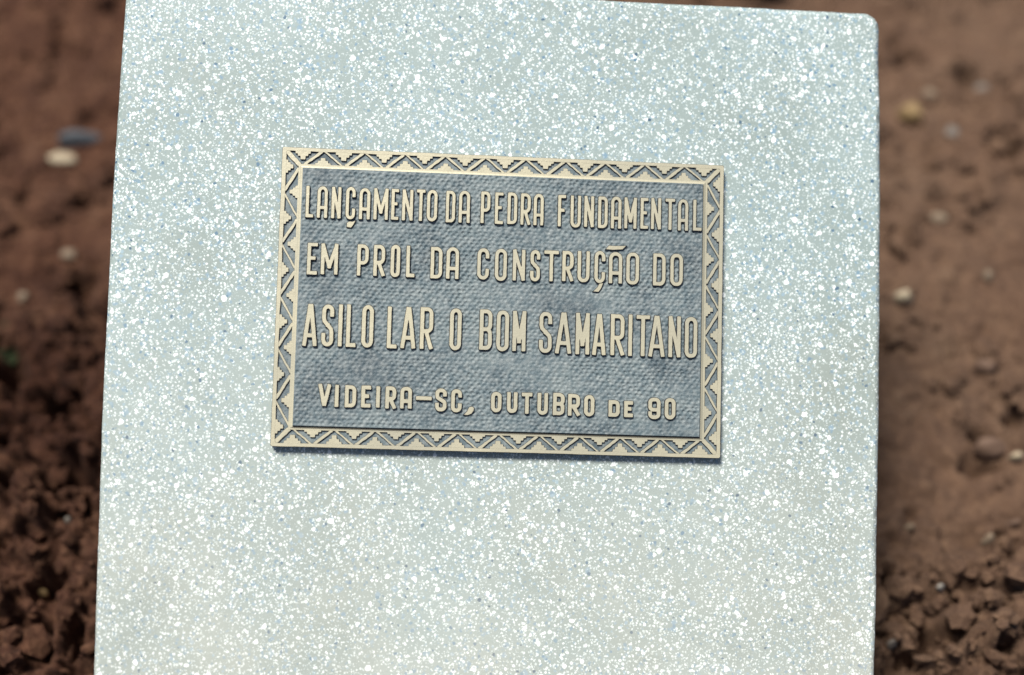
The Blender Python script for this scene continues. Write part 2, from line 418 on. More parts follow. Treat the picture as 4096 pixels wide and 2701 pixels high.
# ------------------------------------------------------------------ terrazzo slab
def slab_mesh():
    pts = []                                             # outline in mm, counter-clockwise seen from the front
    def xr(y): return 262.9 - 0.9 * ((y - 40) / 140) ** 2 if y > 40 else 262.9 - 3.5 * ((40 - y) / 290) ** 2
    def xl(y): return -(261.9 - 1.7 * ((y - 50) / 150) ** 2) if y > 50 else -(261.9 - 3.7 * ((50 - y) / 300) ** 2)
    TOP, BOT, r = 215.1, -620.0, 12.0
    for y in np.arange(BOT, TOP - r, 4.0): pts.append((xr(max(y, -330)), y))
    cx = xr(TOP - r) - r
    for a in np.linspace(0, math.pi / 2, 9): pts.append((cx + r * math.cos(a), TOP - r + r * math.sin(a)))
    cl = xl(TOP - r) + r
    for x in np.arange(cx - 4, cl, -4.0): pts.append((x, TOP))
    for a in np.linspace(math.pi / 2, math.pi, 9): pts.append((cl + r * math.cos(a), TOP - r + r * math.sin(a)))
    for y in np.arange(TOP - r - 4, BOT, -4.0): pts.append((xl(max(y, -330)), y))
    P = np.array(pts); n = len(P)
    T = np.roll(P, -1, 0) - np.roll(P, 1, 0); T /= np.linalg.norm(T, axis=1)[:, None]
    N = np.stack([T[:, 1], -T[:, 0]], 1)
    s = np.arange(n)
    rad = 3.8 + 1.8 * fbm(s * 0.11, s * 0.0 + 2, 3, 3) * 2 + 0.8 * (rng.random(n) - 0.5)   # worn, slightly chipped arris
    chip = (rng.random(n) < 0.09) * rng.uniform(0.3, 1.6, n)
    wob = 0.5 * fbm(s * 0.07, s * 0 + 9, 6, 3)
    rings = []
    Zf, Zb = -6.5, -56.5
    for k in range(7):
        a = k / 6 * math.pi / 2
        t_ = k / 6; e_ = 0.12 * math.sin(math.pi * t_)
        off = rad * (1 - t_ - e_); z = Zf - rad * (t_ - e_) * 0.9
        o = off + chip * math.sin(2 * a) - wob
        rings.append(np.concatenate([P - N * o[:, None], z[:, None]], 1))
    rings = rings                                      # k=0 is the front edge (off=rad), k=6 the side
    side = P + N * wob[:, None]
    rings.append(np.concatenate([side, np.full((n, 1), Zb + 2)], 1))
    rings.append(np.concatenate([side - N * 2, np.full((n, 1), Zb)], 1))
    me = bpy.data.meshes.new('stone_slab'); bm = bmesh.new()
    # ring 0: off = rad at z = Zf  -> front face boundary
    V = [[bm.verts.new(tuple(c / 1000)) for c in rg] for rg in rings]
    for a, b_ in zip(V[:-1], V[1:]):
        for i in range(n):
            j = (i + 1) % n
            f = bm.faces.new((a[i], b_[i], b_[j], a[j])); f.smooth = True
    f = bm.faces.new(V[0]); b2 = bm.faces.new(V[-1][::-1])
    bmesh.ops.recalc_face_normals(bm, faces=bm.faces)
    bmesh.ops.triangulate(bm, faces=[f, b2])
    bm.to_mesh(me); bm.free()
    return me
slab = link('stone_slab', slab_mesh(), None, [TERRAZZO])
slab.matrix_world = SLAB
tag(slab, 'pale grey terrazzo slab with white and blue chips, carrying the brass plaque', 'stone slab')

# ------------------------------------------------------------------ plaque
plaque = bpy.data.objects.new('commemorative_plaque', None)
COL.objects.link(plaque)
plaque.empty_display_size = 0.05
plaque.matrix_world = SLAB @ Matrix.Translation((0, 0, -0.0065))
tag(plaque, 'rectangular brass plaque with raised lettering and zigzag border fixed to the slab', 'plaque')
OFF = 6.5          # mm: plaque local z=0 is the slab's face; the rails' tops are at z=OFF

def assign_by_normal(me, lim=0.85, top=0, side=1):
    for p in me.polygons:
        p.material_index = top if p.normal.z > lim else side

def relief(name, loops, z0, z1, bev, mats=(None, None), side_keep=True):
    """solid from closed 2-D outlines (mm; holes allowed) with a chamfered top"""
    cu = bpy.data.curves.new('tmp', 'CURVE'); cu.dimensions = '2D'; cu.fill_mode = 'BOTH'
    for lp in loops:
        s = cu.splines.new('POLY'); s.points.add(len(lp) - 1)
        for i, (x, y) in enumerate(lp): s.points[i].co = (x, y, 0, 1)
        s.use_cyclic_u = True
    hh = (z1 - z0) / 2
    cu.extrude = max(hh - bev, 0.01); cu.bevel_depth = bev; cu.bevel_resolution = 0; cu.offset = 0
    o = bpy.data.objects.new('tmp', cu); COL.objects.link(o)
    dg = bpy.context.evaluated_depsgraph_get(); dg.update()
    me = bpy.data.meshes.new_from_object(o.evaluated_get(dg), depsgraph=dg)
    bpy.data.objects.remove(o); bpy.data.curves.remove(cu)
    me.name = name; me.materials.clear(); me.materials.append(BRASS); me.materials.append(OXIDE_SHADE)
    n = len(me.vertices); co = np.zeros(n * 3, np.float32); me.vertices.foreach_get('co', co)
    co = co.reshape(-1, 3); co[:, 2] += (z0 + z1) / 2; co /= 1000
    me.vertices.foreach_set('co', co.ravel())
    bm = bmesh.new(); bm.from_mesh(me)
    bmesh.ops.remove_doubles(bm, verts=bm.verts, dist=1e-6)
    bmesh.ops.recalc_face_normals(bm, faces=bm.faces)
    top = max(bm.faces, key=lambda f: f.calc_center_median().z + (abs(f.normal.z) > .9))
    if top.normal.z < 0: bmesh.ops.reverse_faces(bm, faces=bm.faces)
    lo = (z0 + (z1 - z0) * 0.25) / 1000
    bmesh.ops.delete(bm, geom=[f for f in bm.faces if all(v.co.z < lo for v in f.verts) and abs(f.normal.z) > 0.3], context='FACES')
    bm.to_mesh(me); bm.free(); me.update()
    assign_by_normal(me)  # chamfers and walls take the dark colour, painting shade round each outline
    return me

def part(name, me, parent, mats=()):
    return link(name, me, parent, mats)

# base plate: slightly tapered casting, its low floor shows between the border reliefs
def base_plate():
    bm = bmesh.new()
    def ring(x, y, z):
        return [bm.verts.new((a * x / 1000, b * y / 1000, z / 1000)) for a, b in ((-1, -1), (1, -1), (1, 1), (-1, 1))]
    r0 = ring(149.2, 99.0, 0.15); r1 = ring(149.9, 99.7, 1.2); r2 = ring(149.9, 99.7, OFF - 1.4)
    for a, b in ((r0, r1), (r1, r2)):
        for i in range(4): bm.faces.new((a[i], a[(i + 1) % 4], b[(i + 1) % 4], b[i])).material_index = 1
    bm.faces.new(r0[::-1]).material_index = 1
    # stippled floor
    bm.faces.new(r2).material_index = 0
    me = bpy.data.meshes.new('base_plate'); bm.to_mesh(me); bm.free()
    me.materials.append(PATINA); me.materials.append(OXIDE_SHADE)
    return me
part('base_plate', base_plate(), plaque)

def wobble(loop, amp, s):
    L = np.array(loop); i = np.arange(len(L)) * 0.35
    return L + amp * np.stack([fbm(i, i * 0 + 1, s, 2), fbm(i, i * 0 + 5, s + 3, 2)], 1)

def rect_loop(x0, y0, x1, y1, step=3.0, r=0.8):
    p = []
    def seg(a, b):
        n = max(2, int(math.dist(a, b) / step))
        for k in range(n): p.append((a[0] + (b[0] - a[0]) * k / n, a[1] + (b[1] - a[1]) * k / n))
    seg((x0 + r, y0), (x1 - r, y0)); seg((x1 - r, y0), (x1, y0 + r)); seg((x1, y0 + r), (x1, y1 - r)); seg((x1, y1 - r), (x1 - r, y1))
    seg((x1 - r, y1), (x0 + r, y1)); seg((x0 + r, y1), (x0, y1 - r)); seg((x0, y1 - r), (x0, y0 + r)); seg((x0, y0 + r), (x0 + r, y0))
    return p
ZR = OFF                                    # rail tops
OX, OY = 147.5, 97.8                        # inner edge of the outer rail
IX, IY = 139.0, 89.0                        # outer edge of the inner rail
part('outer_rail', relief('outer_rail', [wobble(rect_loop(-150, -100, 150, 100), 0.25, 5), wobble(rect_loop(-OX, -OY, OX, OY), 0.5, 8)], ZR - 1.9, ZR, 0.22), plaque)

# inner rail with the sloped shoulder that lifts the inscription field above the border
PX0, PX1, PY0, PY1 = -136.0, 135.4, -86.3, 86.2
def inner_rail():
    bm = bmesh.new()
    def ring(x0, y0, x1, y1, z):
        return [bm.verts.new((a / 1000, b / 1000, z / 1000)) for a, b in ((x0, y0), (x1, y0), (x1, y1), (x0, y1))]
    rs = [ring(-IX, -IY, IX, IY, ZR - 1.8), ring(-IX, -IY, IX, IY, ZR - 0.15), ring(-IX + .15, -IY + .15, IX - .15, IY - .15, ZR),
          ring(-137.9, -88.0, 137.7, 88.0, ZR), ring(-137.4, -87.5, 137.2, 87.5, ZR + 0.25),
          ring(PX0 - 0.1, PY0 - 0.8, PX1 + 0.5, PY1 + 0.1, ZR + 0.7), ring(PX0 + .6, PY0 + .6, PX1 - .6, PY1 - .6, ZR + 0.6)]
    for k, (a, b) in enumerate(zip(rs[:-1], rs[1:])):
        for i in range(4): bm.faces.new((a[i], a[(i + 1) % 4], b[(i + 1) % 4], b[i])).material_index = 1 if k in (0, 5) else 0  # blackened lip paints the panel's shadow line, broadest at bottom and right
    me = bpy.data.meshes.new('inner_rail'); bm.to_mesh(me); bm.free()
    me.materials.append(BRASS); me.materials.append(OXIDE_SHADE)
    return me
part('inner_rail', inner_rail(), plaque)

# stepped motifs: four shapes of stepped pyramid, pointing +y from a base on y = 0
def stepped(levels, s):
    right = []
    y0 = 0
    for hw, y1 in levels: right += [(hw, y0), (hw - 0.1, y1)]; y0 = y1
    pts = [(-levels[0][0], -0.5)] + [(levels[0][0], -0.5)] + right + [(-x, y) for x, y in reversed(right)]
    # round the corners
    out = []
    n = len(pts)
    for i in range(n):
        a, b, c = np.array(pts[i - 1]), np.array(pts[i]), np.array(pts[(i + 1) % n])
        la, lc = np.linalg.norm(a - b), np.linalg.norm(c - b)
        ra, rc = min(0.28, la * .45), min(0.28, lc * .45)
        p, q = b + (a - b) / max(la, 1e-6) * ra, b + (c - b) / max(lc, 1e-6) * rc
        for t in (0, 0.5, 1): out.append((1 - t) ** 2 * p + 2 * t * (1 - t) * b + t * t * q)
    return wobble(out, 0.18, s)
MOT = {
    'out_long': [relief('stepped_motif', [stepped([(5.3, 1.5), (3.6, 3.1), (1.7, 5.4)], 100 + k)], -1.75, -0.06, 0.16) for k in range(4)],
    'in_long': [relief('stepped_motif', [stepped([(5.2, 1.2), (3.4, 2.8), (1.6, 4.7)], 120 + k)], -1.75, -0.06, 0.16) for k in range(4)],
    'out_side': [relief('stepped_motif', [stepped([(4.6, 1.4), (2.9, 3.0), (1.4, 4.7)], 140 + k)], -1.75, -0.06, 0.16) for k in range(3)],
    'in_side': [relief('stepped_motif', [stepped([(4.4, 1.5), (2.9, 3.1), (1.4, 5.1)], 160 + k)], -1.75, -0.06, 0.16) for k in range(3)],
}
def put_motif(kind, x, y, ang, k):
    me = MOT[kind][k % len(MOT[kind])]
    o = part('stepped_motif', me, plaque)
    o.location = (x / 1000, y / 1000, ZR / 1000); o.rotation_euler = (0, 0, ang)
    o.scale = (1 + random.uniform(-.07, .07), 1 + random.uniform(-.08, .08), 1)
def put_bar(a, b, w):
    a = np.array(a, float); b = np.array(b, float); d = b - a; L = np.linalg.norm(d); d /= L; nrm = np.array([-d[1], d[0]])
    n = 9; t = np.linspace(0, L, n)
    up = [a + d * s + nrm * (w / 2 + 0.18 * random.uniform(-1, 1)) for s in t]
    dn = [a + d * s - nrm * (w / 2 + 0.18 * random.uniform(-1, 1)) for s in t[::-1]]
    part('diagonal_bar', relief('diagonal_bar', [up + dn], ZR - 1.8, ZR - 0.11 - 0.03 * random.random(), 0.2), plaque)
for sgn in (1, -1):
    xs = np.linspace(-136.2, 136.2, 11)
    e = 0.25
    for k, x in enumerate(xs):
        put_motif('out_long', x + random.uniform(-.4, .4), sgn * (OY - 0.1), math.pi if sgn > 0 else 0, k)
        if k < 10:
            xm = (x + xs[k + 1]) / 2
            put_motif('in_long', xm + random.uniform(-.4, .4), sgn * (IY - 0.1), 0 if sgn > 0 else math.pi, k)
            left_w, right_w = (1.75, 1.15)                      # rising bars are broader than falling ones
            lo = (x + 1.2 if k else x + 0.8, sgn * (IY - e)); hi = (xm - 0.9, sgn * (OY + e))
            put_bar(lo, hi, left_w if sgn > 0 else right_w)
            lo2 = (xs[k + 1] - 1.2 if k < 9 else xs[k + 1] - 0.8, sgn * (IY - e)); hi2 = (xm + 0.9, sgn * (OY + e))
            put_bar(hi2, lo2, right_w if sgn > 0 else left_w)
    ys = np.linspace(87.0, -87.0, 6)
    for k, y in enumerate(ys):
        put_motif('out_side', sgn * (OX - 0.1), y + random.uniform(-.4, .4), math.pi / 2 if sgn > 0 else -math.pi / 2, k)
        if k < 5:
            ym = (y + ys[k + 1]) / 2
            put_motif('in_side', sgn * (IX - 0.1), ym + random.uniform(-.4, .4), -math.pi / 2 if sgn > 0 else math.pi / 2, k)
            w1, w2 = (1.8, 1.2) if sgn < 0 else (1.2, 1.8)
            put_bar((sgn * (IX - e), y - 1.0), (sgn * (OX + e), ym + 1.0), w1)
            put_bar((sgn * (OX + e), ym - 1.0), (sgn * (IX - e), ys[k + 1] + 1.0), w2)
    for s2 in (1, -1):
        put_bar((sgn * (IX - 0.6), s2 * (IY - 0.6)), (sgn * (OX + 0.8), s2 * (OY + 0.8)), 2.8)

# stippled inscription field: rows of punched dimples, hand-made and uneven
ZP = ZR + 2.0
def panel_mesh():
    st = 0.42
    xs = np.linspace(PX0, PX1, int((PX1 - PX0) / st)); ys = np.linspace(PY0, PY1, int((PY1 - PY0) / st))
    X, Y = np.meshgrid(xs, ys)
    pitx, pity = 4.0, 2.62
    Xw = X + 1.6 * fbm(X / 26, Y / 26, 201, 2); Yw = Y + 1.8 * fbm(X / 60, Y / 30, 205, 2) + 0.008 * X
    DEP = np.clip(0.85 + 1.6 * fbm(X / 30, Y / 14, 208, 3), 0.25, 1.3)
    row = np.floor(Yw / pity); Z = np.zeros_like(X)
    for dr in (-1, 0, 1):
        rr = row + dr
        offx = (rr % 2) * 0.5 * pitx + 0.5 * (hash2(rr, rr * 0, 9) - .5)
        c0 = np.floor((Xw - offx) / pitx)
        for dc in (-1, 0, 1):
            cc = c0 + dc
            jx = 1.5 * (hash2(cc, rr, 11) - .5); jy = 1.1 * (hash2(cc, rr, 12) - .5)
            px = (cc + .5) * pitx + offx + jx; py = (rr + .5) * pity + jy
            dep = (0.50 + 0.40 * hash2(cc, rr, 13)) * DEP
            rad = 0.85 + 0.30 * hash2(cc, rr, 14)
            d2 = ((Xw - px) / (rad * 1.05)) ** 2 + ((Yw - py) / (rad * 0.92)) ** 2
            Z = np.minimum(Z, -dep * np.exp(-d2 ** 1.3))
    Z += 0.30 * fbm(X / 1.4, Y / 1.4, 221, 3) + 0.25 * fbm(X / 9, Y / 9, 231, 2)
    edge = np.minimum(np.minimum(X - PX0, PX1 - X), np.minimum(Y - PY0, PY1 - Y))
    Z = Z * np.clip(edge / 1.5, 0, 1) + ZP
    ny, nx = X.shape
    V = np.stack([X, Y, Z], -1).reshape(-1, 3) / 1000
    idx = np.arange(nx * ny).reshape(ny, nx)
    F = np.stack([idx[:-1, :-1], idx[:-1, 1:], idx[1:, 1:], idx[1:, :-1]], -1).reshape(-1, 4)
    b = np.concatenate([idx[0, :], idx[1:, -1], idx[-1, -2::-1], idx[-2:0:-1, 0]])
    low = V[b].copy(); low[:, 2] = (ZR + 0.5) / 1000
    n0 = len(V); V = np.concatenate([V, low]); m = len(b); j = (np.arange(m) + 1) % m
    SF = np.stack([b, n0 + np.arange(m), n0 + j, b[j]], -1)
    me = np_mesh('stippled_panel', V, np.concatenate([F, SF]))
    me.materials.append(PATINA); me.materials.append(OXIDE_SHADE)
    mi = np.zeros(len(me.polygons), np.int32); mi[len(F):] = 1; me.polygons.foreach_set('material_index', mi)
    sm = np.ones(len(me.polygons), bool); sm[len(F):] = False; me.polygons.foreach_set('use_smooth', sm)
    return me
part('stippled_panel', panel_mesh(), plaque)

# ------------------------------------------------------------------ lettering
def arc(cx, cy, rx, ry, a0, a1, n=8):
    return [(cx + rx * math.cos(math.radians(a0 + (a1 - a0) * k / n)), cy + ry * math.sin(math.radians(a0 + (a1 - a0) * k / n))) for k in range(n + 1)]

def glyph(c, w, h, line):
    """centre lines (mm) in a box w x h (already reduced by the stroke width), origin lower left; closed strokes end in None"""
    rc = min(w / 2, 2.6 if line < 4 else 2.2)              # corner radius
    rh = rc * (1.25 if line != 4 else 1.0)
    if c in 'O0':
        p = arc(w - rc, h - rh, rc, rh, 0, 90) + arc(rc, h - rh, rc, rh, 90, 180) + arc(rc, rh, rc, rh, 180, 270) + arc(w - rc, rh, rc, rh, 270, 360)
        return [p + [p[0]]]
    if c == 'L': return [[(0, h), (0, 0), (w, 0)]]
    if c == 'I': return [[(w / 2, h), (w / 2, 0)]]
    if c == 'T': return [[(0, h), (w, h)], [(w / 2, h), (w / 2, 0)]]
    if c == 'E': return [[(w, h), (0, h), (0, 0), (w, 0)], [(0, h * .52), (w * .72, h * .52)]]
    if c == 'F': return [[(w, h), (0, h), (0, 0)], [(0, h * .52), (w * .75, h * .52)]]
    if c == 'N': return [[(0, 0), (0, h)], [(0, h), (w, 0)], [(w, 0), (w, h)]]
    if c == 'M': return [[(0, 0), (0, h)], [(0, h), (w / 2, h * .22)], [(w / 2, h * .22), (w, h)], [(w, h), (w, 0)]]
    if c == 'V': return [[(0, h), (w * .46, 0)], [(w, h), (w * .54, 0)]]
    if c == 'U': return [[(0, h)] + arc(rc, rh, rc, rh, 180, 270) + arc(w - rc, rh, rc, rh, 270, 360) + [(w, h)]]
    if c == 'A':
        if line == 3:
            return [[(0, 0), (w * .44, h)], [(w * .56, h), (w, 0)], [(w * .12, h * .23), (w * .88, h * .23)]]
        r = w / 2 if line != 4 else rc
        return [[(0, 0)] + arc(r, h - rh, r, rh, 180, 90) + arc(w - r, h - rh, r, rh, 90, 0) + [(w, 0)], [(0, h * .31), (w, h * .31)]]
    if c == 'D':
        return [[(0, 0), (0, h)] + arc(w - rc, h - rh, rc, rh, 90, 0) + arc(w - rc, rh, rc, rh, 0, -90) + [(0, 0)]]
    if c == 'P':
        m = h * .40
        return [[(0, 0), (0, h)] + arc(w - rc, h - rh, rc, rh, 90, 0) + arc(w - rc, m + rh, rc, rh, 0, -90) + [(0, m)]]
    if c == 'R':
        m = h * .42
        return [[(0, 0), (0, h)] + arc(w - rc, h - rh, rc, rh, 90, 0) + arc(w - rc, m + rh, rc, rh, 0, -90) + [(0, m)], [(w * .45, m), (w, 0)]]
    if c == 'B':
        m = h * .51; r1 = min(rh, (h - m) / 2 * .98); r2 = min(rh, m / 2 * .98)
        return [[(0, 0), (0, h)] + arc(w - rc, h - r1, rc, r1, 90, 0) + arc(w - rc, m + r1, rc, r1, 0, -90) + [(0, m)],
                [(w * .4, m)] + arc(w - rc, m - r2, rc, r2, 90, 0) + arc(w - rc, r2, rc, r2, 0, -90) + [(0, 0)]]
    if c == 'C':
        return [[(w, h * .76)] + arc(w - rc, h - rh, rc, rh, 0, 90) + arc(rc, h - rh, rc, rh, 90, 180) + arc(rc, rh, rc, rh, 180, 270) + arc(w - rc, rh, rc, rh, 270, 360) + [(w, h * .27)]]
    if c == 'S':
        m = h * .5
        r1 = min(rh, (h - m) / 2)
        return [[(w, h * .78)] + arc(w - rc, h - rh, rc, rh, 0, 90) + arc(rc, h - rh, rc, rh, 90, 180) + [(0, h * .70)]
                + [(w * .08, h * .61), (w * .5, h * .51), (w * .92, h * .41), (w, h * .32)] + arc(w - rc, rh, rc, rh, 0, -90) + arc(rc, rh, rc, rh, 270, 180) + [(0, h * .25)]]
    if c == '9':
        m = h * .42
        lp = arc(w - rc, h - rh, rc, rh, 0, 90) + arc(rc, h - rh, rc, rh, 90, 180) + arc(rc, m + rh * .9, rc, rh * .9, 180, 270) + [(w, m)]
        return [lp, [(w, h - rh)] + arc(w - rc, rh * .9, rc, rh * .9, 0, -90) + arc(rc, rh * .9, rc, rh * .9, 270, 180) + [(0, h * .22)]]
    if c == '-': return [[(0, h / 2), (w, h / 2)]]

def sdf(strokes, hw, X, Y):
    D = np.full(X.shape, 1e9)
    for st in strokes:
        for i in range(len(st) - 1):
            (x0, y0), (x1, y1) = st[i], st[i + 1]
            L = math.hypot(x1 - x0, y1 - y0)
            if L < 1e-6: continue
            ux, uy = (x1 - x0) / L, (y1 - y0) / L
            e0 = hw * .96 if i == 0 else 0; e1 = hw * .96 if i == len(st) - 2 else 0
            if L > 2.5 and i > 0: e0 = 0
            a = (X - x0) * ux + (Y - y0) * uy; b = np.abs(-(X - x0) * uy + (Y - y0) * ux)
            # square-ended box
            qa = np.maximum(-e0 - a, a - (L + e1)); qb = b - hw
            rr = 0.28
            qa2, qb2 = qa + rr, qb + rr
            box = np.where((qa2 > 0) & (qb2 > 0), np.hypot(qa2, qb2), np.maximum(qa2, qb2)) - rr
            if e0 == 0 and e1 == 0 or L < 2.5:
                box = np.maximum(qa, qb) if (e0 or e1) else 1e9
            D = np.minimum(D, box)
            # round joint
            t = np.clip(a, 0, L); D = np.minimum(D, np.where((a >= (0 if e0 else -9)) & (a <= (L if e1 else L + 9)), np.hypot(a - t, b) - hw, 1e9))
            if i > 0 and L > 2.5:                       # square outer corner between two straight strokes
                xp, yp = st[i - 1]; Lp = math.hypot(x0 - xp, y0 - yp)
                if Lp > 2.5:
                    D = np.minimum(D, np.maximum(np.abs(X - x0), np.abs(Y - y0)) - hw * .97)
    return D

def contours(D, x0, y0, st):
    """marching squares of D = 0 -> closed loops"""
    ins = D < 0; ny, nx = D.shape; nxt = {}
    def ex(i, j):  # point on edge between (i,j)-(i,j+1)
        t = D[i, j] / (D[i, j] - D[i, j + 1]); return (x0 + (j + t) * st, y0 + i * st)
    def ey(i, j):
        t = D[i, j] / (D[i, j] - D[i + 1, j]); return (x0 + j * st, y0 + (i + t) * st)
    code = ins[:-1, :-1] * 1 + ins[:-1, 1:] * 2 + ins[1:, 1:] * 4 + ins[1:, :-1] * 8
    T = {1: [('L', 'B')], 2: [('B', 'R')], 3: [('L', 'R')], 4: [('R', 'T')], 5: [('L', 'B'), ('R', 'T')], 6: [('B', 'T')], 7: [('L', 'T')],
         8: [('T', 'L')], 9: [('T', 'B')], 10: [('T', 'L'), ('B', 'R')], 11: [('T', 'R')], 12: [('R', 'L')], 13: [('R', 'B')], 14: [('B', 'L')]}
    pos = {}
    for i, j in zip(*np.nonzero((code > 0) & (code < 15))):
        keys = {'B': ('x', i, j), 'T': ('x', i + 1, j), 'L': ('y', i, j), 'R': ('y', i, j + 1)}
        for a, b in T[int(code[i, j])]:
            nxt[keys[a]] = keys[b]
            for k in (keys[a], keys[b]):
                if k not in pos: pos[k] = ex(k[1], k[2]) if k[0] == 'x' else ey(k[1], k[2])
    loops = []
    while nxt:
        k0 = next(iter(nxt)); k = k0; lp = []
        while k in nxt:
            lp.append(pos[k]); k = nxt.pop(k)
        if len(lp) > 5:
            # drop nearly collinear and nearly coincident points
            P = [lp[0]]
            for q in range(1, len(lp)):
                a, b, c = P[-1], lp[q], lp[(q + 1) % len(lp)]
                cr = abs((b[0] - a[0]) * (c[1] - a[1]) - (b[1] - a[1]) * (c[0] - a[0]))
                if (cr > 0.004 and math.dist(a, b) > 0.12) or math.dist(a, b) > 1.6: P.append(b)
            if len(P) > 3: loops.append(P)
    return loops

STROKE = {1: 1.98, 2: 2.25, 3: 2.5, 4: 2.4}
LINES = {
1: "L -130.4 63.0 5.0 21.1;A -122.0 63.0 6.7 21.2;N -112.8 63.0 6.2 21.2;C -103.3 63.0 6.2 21.7;A -93.9 63.0 7.1 21.0;M -83.1 63.2 9.5 21.1;E -73.7 63.4 4.8 20.8;N -65.3 63.3 7.1 20.9;T -56.5 63.5 5.7 21.3;O -48.9 63.5 6.8 21.3;D -36.5 63.4 6.1 21.4;A -27.2 63.6 7.3 21.7;P -13.0 63.8 6.2 21.5;E -3.8 63.6 5.5 21.4;D 5.1 63.9 6.4 21.4;R 14.1 63.7 6.6 21.4;A 22.9 63.7 6.6 21.4;F 38.7 63.6 5.2 21.5;U 48.1 63.4 6.9 21.8;N 57.2 63.8 6.5 21.1;D 66.6 63.6 6.4 21.5;A 75.7 63.8 6.9 21.8;M 85.5 63.9 8.3 21.2;E 95.0 64.1 5.2 21.1;N 103.0 64.2 6.7 21.5;T 112.7 64.1 6.6 21.4;A 121.6 64.0 6.9 21.5;L 131.5 64.2 5.9 21.2",
2: "E -127.2 24.7 6.7 21.2;M -115.9 24.9 11.1 20.7;P -93.8 25.0 7.5 21.0;R -82.9 25.1 7.5 20.9;O -72.2 25.2 6.2 21.5;L -62.1 25.3 5.6 21.1;D -44.8 25.0 7.7 21.1;A -34.0 25.2 8.3 21.3;C -13.5 25.4 7.8 21.0;O -1.6 25.2 7.9 21.5;N 10.6 25.5 8.2 21.0;S 21.5 25.5 6.6 21.2;T 32.4 25.7 9.9 20.8;R 43.6 26.0 7.5 20.5;U 54.3 26.1 8.1 21.1;C 65.3 26.2 7.2 21.7;A 76.0 26.1 8.9 21.2;O 87.7 26.0 8.6 21.6;D 105.9 26.0 8.4 21.8;O 117.7 26.2 8.5 21.8",
3: "A -127.0 -19.6 9.4 27.9;S -115.4 -19.5 7.8 27.8;I -107.1 -19.2 2.6 28.0;L -99.9 -19.1 6.3 28.3;O -89.1 -19.2 7.6 28.2;L -72.8 -19.4 6.5 27.8;A -62.1 -19.2 9.8 27.6;R -50.0 -19.1 8.5 27.9;O -30.7 -19.2 7.7 28.0;B -10.5 -18.8 8.3 27.0;O 0.8 -19.2 8.2 27.2;M 11.9 -19.0 8.8 27.0;S 29.6 -19.3 8.5 27.4;A 41.7 -19.3 10.7 27.7;M 54.6 -19.3 9.2 27.9;A 65.8 -19.5 9.0 27.7;R 78.2 -19.3 9.2 27.6;I 86.9 -19.3 2.6 28.1;T 95.5 -19.3 9.1 27.6;A 104.9 -19.4 10.8 27.7;N 117.1 -19.3 8.2 27.7;O 128.3 -19.4 8.4 27.5",
4: "V -115.8 -65.6 8.1 14.5;I -107.7 -65.9 3.0 14.5;D -98.7 -66.0 7.3 14.5;E -88.5 -65.8 6.3 14.4;I -80.6 -65.8 2.6 14.1;R -72.2 -66.0 7.0 14.7;A -62.1 -65.8 7.6 14.3;- -50.3 -65.8 10.5 2.5;S -39.0 -66.6 7.5 15.1;C -28.7 -66.8 7.0 15.3;O -2.2 -66.9 6.9 13.5;U 8.4 -66.9 6.9 13.8;T 18.3 -67.1 7.1 14.0;U 28.8 -67.2 6.9 14.5;B 39.6 -67.0 7.7 14.8;R 49.8 -67.3 7.9 14.5;O 60.1 -67.5 6.8 14.2;D 76.9 -68.9 7.5 11.0;E 86.7 -69.0 6.0 10.7;9 104.1 -68.0 8.2 14.2;0 114.8 -67.9 7.2 14.2",
}
def loops_to_obj(name, loops, cx, cy, z1, parent, bev=0.40):
    me = relief(name, loops, ZP - 0.9, z1, bev)
    o = part(name, me, parent)
    o.location = (cx / 1000, cy / 1000, 0)
    return o
cnt = 0
for line, txt in LINES.items():
    sw = STROKE[line]; hw = sw / 2
    for item in txt.split(';'):
        c, cx, cy, w, h = item.split(); cx, cy, w, h = map(float, (cx, cy, w, h))
        cnt += 1
        st = 0.3
        bw, bh = max(w - sw, 0.01), max(h - sw, 0.01)
        strokes = glyph(c, bw, bh, line)
        gx_ = np.arange(-hw - 1.5, bw + hw + 1.5, st); gy_ = np.arange(-hw - 1.5, bh + hw + 1.5, st)
        X, Y = np.meshgrid(gx_, gy_)
        Dn = sdf(strokes, hw, X, Y)
        if line == 3 and c == 'A':                                    # narrow flat-topped apex
            pass
        Dn = np.minimum(Dn, 3) + 0.26 * fbm(X / 1.9 + cnt * 7.3, Y / 1.9, 300 + cnt, 2)   # uneven hand-cut edges
        lps = contours(Dn, gx_[0] - bw / 2, gy_[0] - bh / 2, st)
        nm = 'digit' if c in '90' and cx > 100 and line == 4 else ('dash' if c == '-' else 'letter')
        o = loops_to_obj(nm, lps, cx, cy, ZP + 1.75 + random.uniform(-.1, .1), plaque)
        if c == 'A' and line == 2 and cx > 70:
            lp = wobble([(-6.6, -1.2), (-2, -1.5), (2, -1.2), (4.4, -1.1), (6.7, 1.3), (2, 1.2), (-2, 1.1), (-4.7, 1.2)], .3, 3)
            t = loops_to_obj('tilde', [lp], 0, 39.9 - cy, ZP + 1.4, o)
        if c == 'C' and line == 2 and cx > 60:
            loops_to_obj('cedilla', [[(-3.7, -3.4), (-.4, -3.6), (1.2, -1.4), (2.6, 2.2), (.6, 2.5), (-1.0, -.6)]], -0.2, 13.0 - cy, ZP + 1.3, o)
        if c == 'C' and line == 1:
            loops_to_obj('cedilla', [[(-2.2, -1.9), (.6, -2.2), (2.2, .2), (3.2, 2.4), (1.2, 1.6), (-.4, 1.8), (-2.2, .8)]], 0.3, 48.9 - cy, ZP + 1.2, o)
